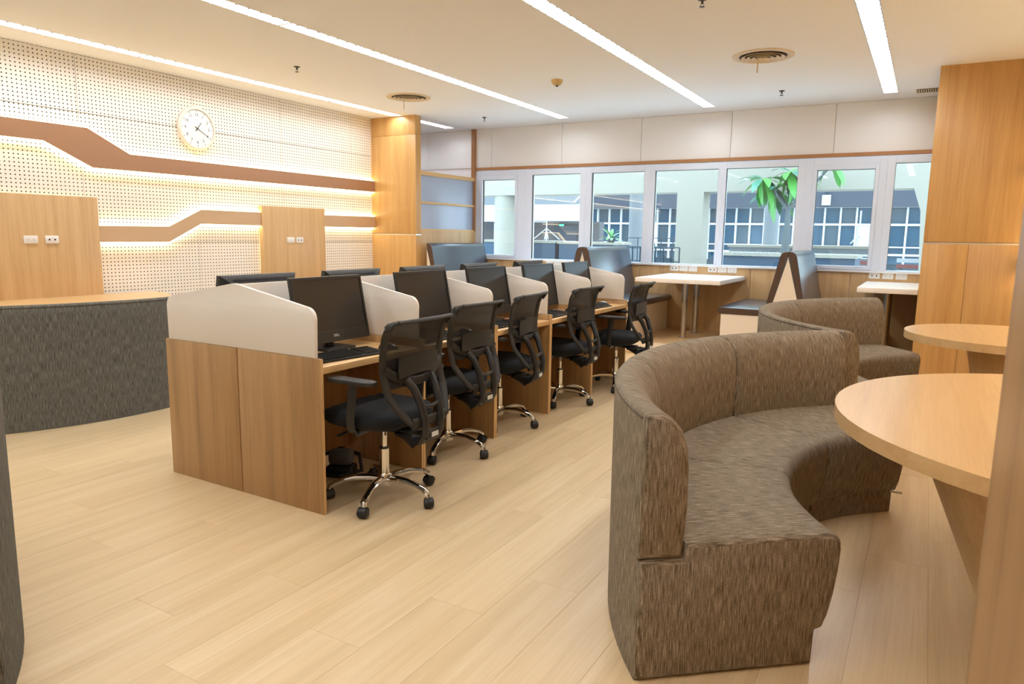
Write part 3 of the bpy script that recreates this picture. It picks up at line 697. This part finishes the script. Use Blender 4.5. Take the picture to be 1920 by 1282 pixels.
    b = B(); b.grid(lambda u, v: P((-1 + 2 * u) * .16, .69 + .10 * v + .01 * math.sin(PI * u), .022), 8, 3); b.grid(lambda u, v: P((-1 + 2 * u) * .16, .69 + .10 * v + .01 * math.sin(PI * u), .028), 8, 3); b.make('lumbar_pad', M['plastic'], t)
    sp = B()
    for s in (-1, 1): sp.tube([(.225, s * .10, .675), (.262, s * .085, .63), (.295, s * .072, .55), (.312, s * .066, .47), (.312, s * .06, .41), (.285, s * .052, .368), (.22, s * .045, .35), (.12, s * .04, .375)], [(.018, .02), (.019, .02), (.02, .018), (.021, .017), (.026, .017), (.036, .017), (.038, .017), (.024, .012)], 8, up=(1, 0, 0))
    sp.tube([(.300, -.06, .545), (.303, 0, .535), (.300, .06, .545)], .010, 8); sp.tube([(.312, -.058, .40), (.314, 0, .395), (.312, .058, .40)], [(.009, .028)] * 3, 8)
    sp.make('spine', M['plastic2'], t)
    B().box(.323, .3255, -.027, .027, .386, .410).make('sticker', M['label'], t, smooth=0)
    # arms
    for s in (-1, 1):
        b = B(); b.tube([(.02, s * .15, .412), (.02, s * .225, .41), (.02, s * .268, .43), (.02, s * .275, .48), (.03, s * .273, .58), (.04, s * .272, .665)], [(.022, .010), (.024, .010), (.026, .012), (.026, .012), (.026, .012), (.024, .012)], 10, up=(0, 1, 0))
        a = b.make('armrest', M['plastic'], t)
        B().prism([(-.10, s * .272 - .028), (-.08, s * .272 - .040), (.14, s * .272 - .040), (.175, s * .272 - .02), (.175, s * .272 + .02), (.14, s * .272 + .040), (-.08, s * .272 + .040), (-.10, s * .272 + .028)], 2, .664, .686, .006).make('arm_pad', M['plastic2'], a)
    return t
cp = chair_proto()
CH = [(-2.355, 2.735, 1), (-2.55, 3.57, -1), (-2.62, 4.32, 6), (-2.575, 5.22, -1), (-2.40, 6.02, 3)]
labs = ['nearest black mesh office chair, pulled back from the first desk', 'second black mesh office chair from the near end of the desks', 'third black mesh office chair, in the middle of the desk row', 'fourth black mesh office chair, pushed in before the last one', 'farthest black mesh office chair, seen sideways at the window end']
for k, (x, y, a) in enumerate(CH):
    if k == 0: cp.location = (x, y, 0); cp.rotation_euler = (0, 0, R(a)); cp['label'] = labs[k]; cp['group'] = 'office chairs along the desk row'
    else: dup(cp, (x, y, 0), R(a), labs[k], 'office chairs along the desk row')

# ------------------------------------------------------------------ curved sofas
def inset(poly, d):
    n = len(poly); out = []
    ar = sum(poly[i][0] * poly[(i + 1) % n][1] - poly[(i + 1) % n][0] * poly[i][1] for i in range(n)); sg = 1 if ar > 0 else -1
    for i in range(n):
        p0, p, p1 = Vector(poly[i - 1]), Vector(poly[i]), Vector(poly[(i + 1) % n]); e0 = (p - p0).normalized(); e1 = (p1 - p).normalized()
        n0 = Vector((-e0.y, e0.x)) * sg; n1 = Vector((-e1.y, e1.x)) * sg; m_ = (n0 + n1); k = 1 + n0.dot(n1)
        out.append(tuple(p + m_ / max(k, .5) * d))
    return out
def arc_section(poly, a0, a1, name, m, parent, rnd=.017, rmid=1.4, n=10):
    b = B(uv=True); bm = b.bm; st = []
    for da, ins in ((0, rnd), (.0035, rnd * .4), (.010, 0)): st.append((a0 + da, ins))
    for i in range(1, n): st.append((a0 + .010 + (a1 - a0 - .020) * i / n, 0))
    for da, ins in ((.010, 0), (.0035, rnd * .4), (0, rnd)): st.append((a1 - da, ins))
    rings = []; N = len(poly)
    for a, ins in st:
        q = inset(poly, ins) if ins else poly
        rings.append([bm.verts.new((r * math.cos(a), r * math.sin(a), max(z, 0.001 if min(p[1] for p in poly) < .01 else z))) for r, z in q])
    cum = [0]
    for i in range(N): cum.append(cum[-1] + (Vector(poly[(i + 1) % N]) - Vector(poly[i])).length)
    U = b.uvl
    for i in range(len(rings) - 1):
        for k in range(N):
            f = bm.faces.new((rings[i][k], rings[i][(k + 1) % N], rings[i + 1][(k + 1) % N], rings[i + 1][k]))
            for l, uv in zip(f.loops, ((st[i][0] * rmid, cum[k]), (st[i][0] * rmid, cum[k + 1]), (st[i + 1][0] * rmid, cum[k + 1]), (st[i + 1][0] * rmid, cum[k]))): l[U].uv = uv
    for ring, rv in ((rings[0], 1), (rings[-1], 0)):
        f = bm.faces.new(list(reversed(ring)) if rv else ring)
        for l in f.loops: l[U].uv = (math.hypot(l.vert.co.x, l.vert.co.y) + 9, l.vert.co.z)
    return b.make(name, m, parent, smooth=50)
SEAT = [(1.142, .002), (1.138, .118), (1.112, .128), (1.095, .17), (1.08, .24), (1.070, .32), (1.066, .39), (1.070, .42), (1.083, .440), (1.105, .450), (1.20, .453), (1.40, .452), (1.602, .450), (1.606, .402), (1.752, .400), (1.750, .002)]
BACK = [(1.610, .402), (1.600, .56), (1.601, .68), (1.610, .755), (1.630, .808), (1.660, .842), (1.695, .858), (1.725, .863), (1.744, .860), (1.752, .850), (1.753, .78), (1.752, .402)]
SEAT_P = SEAT[:12] + [(1.602, .002)]; BACK_P = [(1.610, .002)] + BACK[:-1] + [(1.752, .002)]
def sofa(C, degs, m, label, group=None, plain=False):
    t = thing('curved_sofa', label, 'sofa', (C[0], C[1], 0), 0, group)
    for a0, a1 in (zip(degs[:-1], degs[1:]) if not plain else [(degs[0], degs[-1])]):
        A0, A1 = R(a0), R(a1)
        arc_section(SEAT_P if plain else SEAT, A0, A1, 'seat_section', m, t, rmid=1.35)
        if not plain: arc_section(BACK, A0, A1, 'backrest_section', m, t, rmid=1.68, rnd=.018)
    if plain: arc_section(BACK_P, R(degs[0]), R(degs[-1]), 'backrest', m, t, rmid=1.68, rnd=.014, n=30)
    b = B(); n = 30; pts = [(1.7515 * math.cos(R(degs[0] + .8 + (degs[-1] - degs[0] - 1.6) * i / n)), 1.7515 * math.sin(R(degs[0] + .8 + (degs[-1] - degs[0] - 1.6) * i / n)), .845) for i in range(n + 1)]
    b.tube(pts, .0035, 6); b.make('piping', M['piping'], t)
    a = R(degs[0] + 1.2)
    return t
s1 = sofa((.66, 3.08), (128.3, 156, 188, 220.5), M['fab_brown'], 'large brown-grey curved sofa in the right foreground around the near round table', 'curved fabric sofas')
a_ = R(129.3)
B().box(-.03, .03, -.004, .004, .105, .118, .001).make('metal_tab', M['alu'], s1, (1.145 * math.cos(a_) + .03, 1.145 * math.sin(a_), 0))
sofa((.66, 5.83), (126, 162, 198, 234), M['fab_brown'], 'brown-grey curved sofa behind the foreground sofa, around the farther wooden table', 'curved fabric sofas')
sofa((-6.76, 3.12), (-50, -17, 16, 49), M['fab_grey'], 'dark grey curved sofa seen from behind, in front of the perforated wall', 'curved fabric sofas', True)
sofa((-3.265, -.505), (52, 82, 112, 142), M['fab_grey'], 'grey curved sofa cut off by the left edge of the picture', 'curved fabric sofas', True)

# ------------------------------------------------------------------ wooden tables on the walls
def wall_table(xw, sgn, yc, outline, label, base, r0, r1, z=.75):
    """outline in (distance from wall, dy); inverted cone pedestal"""
    t = thing('wooden_table', label, 'table', (xw, yc, 0))
    pts = [(sgn * d, y) for d, y in outline]
    B().prism(pts, 2, z - .052, z, .0015).make('tabletop', [M['maple_y']], t, smooth=30)
    # pedestal: half cone against the wall, wide at the top
    b = B(); rings = []
    for zz, rr in ((0.0, r0), (.02, r0), (z - .053, r1)):
        rings.append([(sgn * (base + rr * math.sin(PI * i / 24)), -rr * math.cos(PI * i / 24), zz) for i in range(25)] + [(sgn * .002, rr * 1.0, zz), (sgn * .002, -rr, zz)])
    b.loft(rings); b.make('pedestal', M['oak_v'], t, smooth=30)
    return t
def semi(r, d0, n=40): return [(.001, -r)] + [(d0 + r * math.cos(-PI / 2 + PI * i / n), r * math.sin(-PI / 2 + PI * i / n)) for i in range(n + 1)] + [(.001, r)]
wall_table(XR, -1, 3.10, semi(1.07, .0), 'large round-ended wooden table in the right foreground', .22, .30, .58)
wall_table(XR, -1, 5.83, semi(.66, .24), 'round-ended wooden table farther back, in front of the right wood column', .10, .28, .42)
wall_table(XL + .076, 1, 3.39, [(d, y) for d, y in semi(1.0, .0)], 'wooden table top glimpsed behind the dark grey sofa on the left', .10, .25, .4)

# ------------------------------------------------------------------ window booths
YB0, YB1 = 7.96, 9.33
def pad(name, pts, parent, mats):
    """a padded strip following the profile pts (x, z outline) between the end faces; brown piped ends"""
    o = B().prism(pts, 1, YB0 - .0, YB1, .012).make(name, mats[0], parent)
    o2 = B().prism(inset(pts, .0035), 1, YB0 - .003, YB0 + .03).make('end_cap', mats[1], o)
    return o
def booth(xc, sides, label):
    t = thing('booth_bench', label, 'bench', (xc, 0, 0), 0, 'back-to-back window booths')
    # cream end panel / carcass
    for s in sides:
        q = [(0, ZP + .0), (s * .67, ZP), (s * .67, .54), (s * .165, .54), (s * .012, 1.185), (0, 1.185)]
        if s == 1: q = list(reversed(q))
        B().prism(q, 1, YB0 + .004, YB1 - .02).make('carcass', M['cream'], t, smooth=0)
        seat = [(s * .215, .542), (s * .70, .542), (s * .712, .56), (s * .712, .60), (s * .695, .614), (s * .205, .614)]
        pad('seat_cushion', seat, t, (M['leather'], M['leather_edge']))
        back = [(s * .165, .542), (s * .225, .542), (s * .085, 1.19), (s * .072, 1.222), (s * .045, 1.242), (0.0, 1.246), (0, 1.19), (s * .012, 1.185)]
        pad('backrest_cushion', back, t, (M['leather'], M['leather_edge']))
        o = B().box(s * .225, s * .68, YB0 - .001, YB0 + .012, ZP, .53, .001)
    return t
booth(-1.27, (-1, 1), 'right booth bench, A-shaped back-to-back seat under the window')
booth(-3.66, (-1, 1), 'middle booth bench with A-shaped back, partly behind the farthest divider')
booth(-6.04, (1,), 'left booth bench, single-sided, against the glazed partition')
def booth_table(x0, x1, lx, label):
    t = thing('booth_table', label, 'table', (0, 0, 0), 0, 'white booth tables')
    bx('tabletop', M['white_lam'], x0, x1, 8.03, YF - .005, .85, .90, t, .002)
    for y in (8.55, 9.05):
        b = B(); b.lathe([(.0001, ZP), (.05, ZP), (.05, ZP + .008), (.034, ZP + .012), (.034, .85), (.0001, .85)], (lx, y, 0), 20); lg = b.make('leg', M['steel'], t)
        B().lathe([(.0001, .825), (.040, .825), (.040, .849), (.0001, .849)], (lx, y, 0), 16).make('flange', M['alu'], lg)
booth_table(-2.99, -1.985, -2.53, 'white booth table with two steel legs between the middle and right benches')
booth_table(-.595, -.052, -.335, 'white booth table at the right, cut by the wood column')
booth_table(-5.38, -4.37, -4.9, 'white booth table between left and middle benches, hidden behind the computers')

# ------------------------------------------------------------------ outside: courtyard
tag(bx('courtyard_ground', M['pave'], -60, 30, YF + .2, 90, -.3, -.1), '', ''); g_ = bpy.data.objects['courtyard_ground']
del g_['label']; del g_['category']; struct(g_)
t = thing('concrete_frame', 'pale concrete beam with square and round columns outside the window', 'frame', (0, 13, 0))
bx('beam', M['concrete'], -16, 6, 0, .5, 2.2, 4.2, t)
bx('square_column', M['concrete'], -4.09, -3.6, 0, .45, -.1, 2.2, t)
B().lathe([(.0001, -.1), (.24, -.1), (.24, 2.2), (.0001, 2.2)], (-7.93, .25, 0), 24).make('round_column', M['concrete'], t)
B().prism([(-.05, -.1), (.6, -.1), (.6, 2.2), (-.28, 2.2), (-.16, 1.85)], 1, 0, .45).make('column_haunch', M['concrete'], t)
# opposite building with white window grid
t = thing('office_building', 'opposite building with white window grid under a slate fascia', 'building', (0, 40, 0))
bx('wall', M['outglass2'], -24, 6, .3, 3, -.1, 9, t)
bx('fascia', M['slate'], -24, 6, -.6, .3, 3.02, 9, t)
zr = [(3.0, 3.06), (2.10, 2.20), (1.02, 1.08), (.62, .72)]
for z0, z1 in zr: bx('rail', M['outframe'], -18.4, 1.5, -.05, .1, z0, z1, t)
x = -18.2; k = 0
while x < 1.5:
    bx('mullion', M['outframe'], x, x + .085, -.06, .1, .2, 3.0, t)
    for z0, z1 in ((.2, 2.1), (2.2, 3.0)):
        if k in (4, 5, 14, 20) and z0 < 1: bx('blind', M['outframe'], x + .1, x + .74, .05, .1, z0 + .85, z1, t)
        else: bx('pane', M['outglass'] if (k * 7 + int(z0)) % 3 else M['outglass2'], x + .085, x + .745, .1, .14, z0, z1, t)
    x += .745; k += 1
bx('lantern', M['outframe'], -4.86, -4.46, -.75, -.6, 3.1, 3.6, t); B().tube([(-4.66, -.67, 3.6), (-4.66, -.60, 4.0)], .03, 6).make('lantern_bracket', M['ironwork'], t)
t = thing('corridor_building', 'building wing at the left beyond the courtyard with a white fascia band and dark corridor', 'building', (0, 26, 0))
bx('fascia', M['outframe'], -26, -11.9, 0, .3, 1.97, 2.62, t); bx('upper_wall', M['concrete_g'], -26, -11.9, 0, .6, 2.62, 5, t); bx('corridor_wall', M['outwall'], -26, -11.9, 1.5, 2.0, -.1, 1.97, t)
for x0 in (-17.0, -20.0):
    f = B(); f.box(x0, x0 + .9, 1.4, 1.5, .95, 1.05); f.box(x0, x0 + .9, 1.4, 1.5, 1.8, 1.88); f.box(x0, x0 + .08, 1.4, 1.5, 1.05, 1.8); f.box(x0 + .82, x0 + .9, 1.4, 1.5, 1.05, 1.8)
    f = f.make('window', M['outframe'], t, smooth=0); bx('pane', M['outglass'], x0 + .08, x0 + .82, 1.44, 1.48, 1.05, 1.8, f)
bx('door', M['slate'], -14.0, -12.9, 1.42, 1.5, -.1, 1.80, t); bx('exit_sign', M['exit'], -13.68, -13.48, 1.32, 1.38, 1.78, 1.86, t)
bx('door', M['slate'], -15.9, -15.0, 1.42, 1.5, -.1, 1.75, t)
bx('ceiling_lamp', M['outframe'], -14.9, -14.2, .8, 1.2, 1.93, 1.96, t)
for i, (x0, r) in enumerate(((-7.5, .2), (-3.68, .19))):
    tag(B().lathe([(.0001, -.1), (r, -.1), (r, 3.1), (.0001, 3.1)], (x0, 20, 0), 24).make('round_column', M['concrete_g']), ['grey round column across the courtyard behind the middle booth bench', 'grey round column across the courtyard behind the tree'][i], 'column')
# parapets / planters
def planter(x0, x1, y, z, label, m=M['planter']):
    t = thing('planter', label, 'planter', (x0, y, 0)); bx('body', m, 0, x1 - x0, 0, 1.0, -.1, z - .05, t); bx('coping', M['concrete'], -.03, x1 - x0 + .03, -.04, 1.04, z - .05, z, t); return t
planter(-9.2, -7.1, 14.0, 1.26, 'dark blue parapet with pale coping outside the first window')
planter(-7.0, -5.75, 14.0, 1.25, 'blue-grey parapet with pale coping outside the second window')
planter(-3.0, -.95, 12.0, 1.145, 'dark blue planter with pale coping holding the tree outside')
planter(-3.8, -2.2, 16, 1.24, 'grey granite planter box beyond the courtyard bench', M['granite'])
planter(-2.0, -.85, 15.0, 1.26, 'grey stone planter at the right beyond the red bench', M['granite'])
# railing
def railing(x0, x1, y, z0, z1, label, n):
    t = thing('railing', label, 'railing', (x0, y, 0)); W = x1 - x0
    for z in (z0 + .1, z1 - .25, z1): B().tube([(0, 0, z), (W, 0, z)], .012, 6).make('rail', M['ironwork'], t)
    for k in range(n): B().tube([(W * k / (n - 1), 0, -.1), (W * k / (n - 1), 0, z1)], .014, 6).make('post', M['ironwork'], t)
railing(-4.9, -3.75, 12.2, .2, 1.2, 'dark iron railing outside beside the square concrete column', 9)
railing(-6.6, -5.1, 17, .2, 1.35, 'dark railing outside behind the middle booth bench', 6)
railing(-3.3, -.6, 13.06, .5, 1.1, 'thin iron rail outside in front of the red bench', 4)
def slat_bench(x0, x1, y, label, z):
    t = thing('slatted_bench', label, 'bench', (x0, y, 0), 0, 'slatted benches in the courtyard'); W = x1 - x0
    for k in range(4): bx('slat', M['red'] if k % 2 else M['outframe'], 0, W, k * .03, k * .03 + .02, z - k * .10 - .07, z - k * .10, t)
    for xx in (.05, W - .09): bx('leg', M['ironwork'], xx, xx + .04, .15, .19, -.1, z - .1, t)
slat_bench(-1.42, -.75, 13.2, 'red and white slatted bench outside the sixth window', 1.14)
slat_bench(-3.62, -2.95, 14.5, 'red and white slatted bench outside beside the square column', 1.05)
slat_bench(-.45, .2, 13.8, 'white and red slatted bench outside the last window', 1.08)
# folded parasols / tripods
def tripod(x, y, z0, z1, zs, w_, label):
    t = thing('parasol_stand', label, 'stand', (x, y, 0)); B().tube([(0, 0, -.1), (0, 0, z1)], .016, 8).make('pole', M['outframe'], t)
    for k in range(4):
        a = R(20 + 90 * k); B().tube([(0, 0, zs), (w_ * math.cos(a), w_ * math.sin(a), z0)], .012, 6).make('strut', M['outframe'], t)
tripod(-9.67, 18.5, 1.27, 2.2, 1.58, .38, 'white guyed pole stand outside the second window'); tripod(-1.31, 17, 1.3, 2.0, 1.5, .16, 'white tripod stand outside the sixth window')
# frangipani tree
def leaf_mesh():
    b = B(); n = 6; L_, W_ = .54, .072
    prof = [(0, .003), (.15, .35), (.4, .9), (.65, 1.0), (.85, .6), (1, .02)]
    V = []; F = []
    for i, (u, wv) in enumerate(prof):
        z = -.24 * u * u; V += [(u * L_, -W_ * wv, z + .012 * wv), (u * L_, 0, z), (u * L_, W_ * wv, z + .012 * wv)]
    for i in range(len(prof) - 1):
        a = 3 * i; F += [(a, a + 1, a + 4, a + 3), (a + 1, a + 2, a + 5, a + 4)]
    b.add(V, F); o = b.make('leaf', M['leafa'], smooth=60); me = o.data; bpy.data.objects.remove(o); me2 = me.copy(); me2.materials[0] = M['leafb']; return me, me2
LFA, LFB = leaf_mesh()
tr = thing('frangipani_tree', 'frangipani tree with large green leaves outside the fifth and sixth windows', 'tree', (-2.02, 12.45, 0))
def rel(x, y, z): return Vector((x + 2.02, y - 12.45, z))
B().tube([(-.03, 0, 1.146), (-.02, 0, 1.5), (-.02, 0, 1.75), (-.02, .0, 1.9)], [.07, .05, .045, .04], 8).make('trunk', M['bark'], tr)
heads = [(-2.46, 12.4, 2.36), (-2.05, 12.5, 2.46), (-1.41, 12.3, 2.55), (-2.27, 12.6, 2.20)]
for hx, hy, hz in heads:
    p = rel(hx, hy, hz); B().tube([(-.02, 0, 1.85), tuple(p * .5 + Vector((0, 0, .92))), tuple(p)], [.034, .024, .018], 8).make('branch', M['bark'], tr)
for hi, (hx, hy, hz) in enumerate(heads):
    for k in range(17 if hi != 2 else 9):
        o = link('leaf', LFB if (k + hi) % 3 == 0 else LFA, tr, rel(hx, hy, hz)); el = random.uniform(-70, 45); o.rotation_euler = (random.uniform(-.4, .4), R(-el), R(k * 137.5 + hi * 20)); s_ = random.uniform(.75, 1.05) * (.95 if hi != 2 else .75); o.scale = (s_, s_, s_)
pp = thing('potted_shrub', 'small bright green shrub on the far parapet behind the middle bench', 'plant', (-5.95, 14.4, 1.25))
B().lathe([(.0001, 0), (.08, 0), (.1, .08), (.0001, .08)], n=14).make('pot', M['granite'], pp)
for k in range(14):
    o = link('leaf', LFA, pp, (0, 0, .08)); o.rotation_euler = (0, R(-random.uniform(0, 70)), R(k * 137.5)); o.scale = (.55, .55, .55)
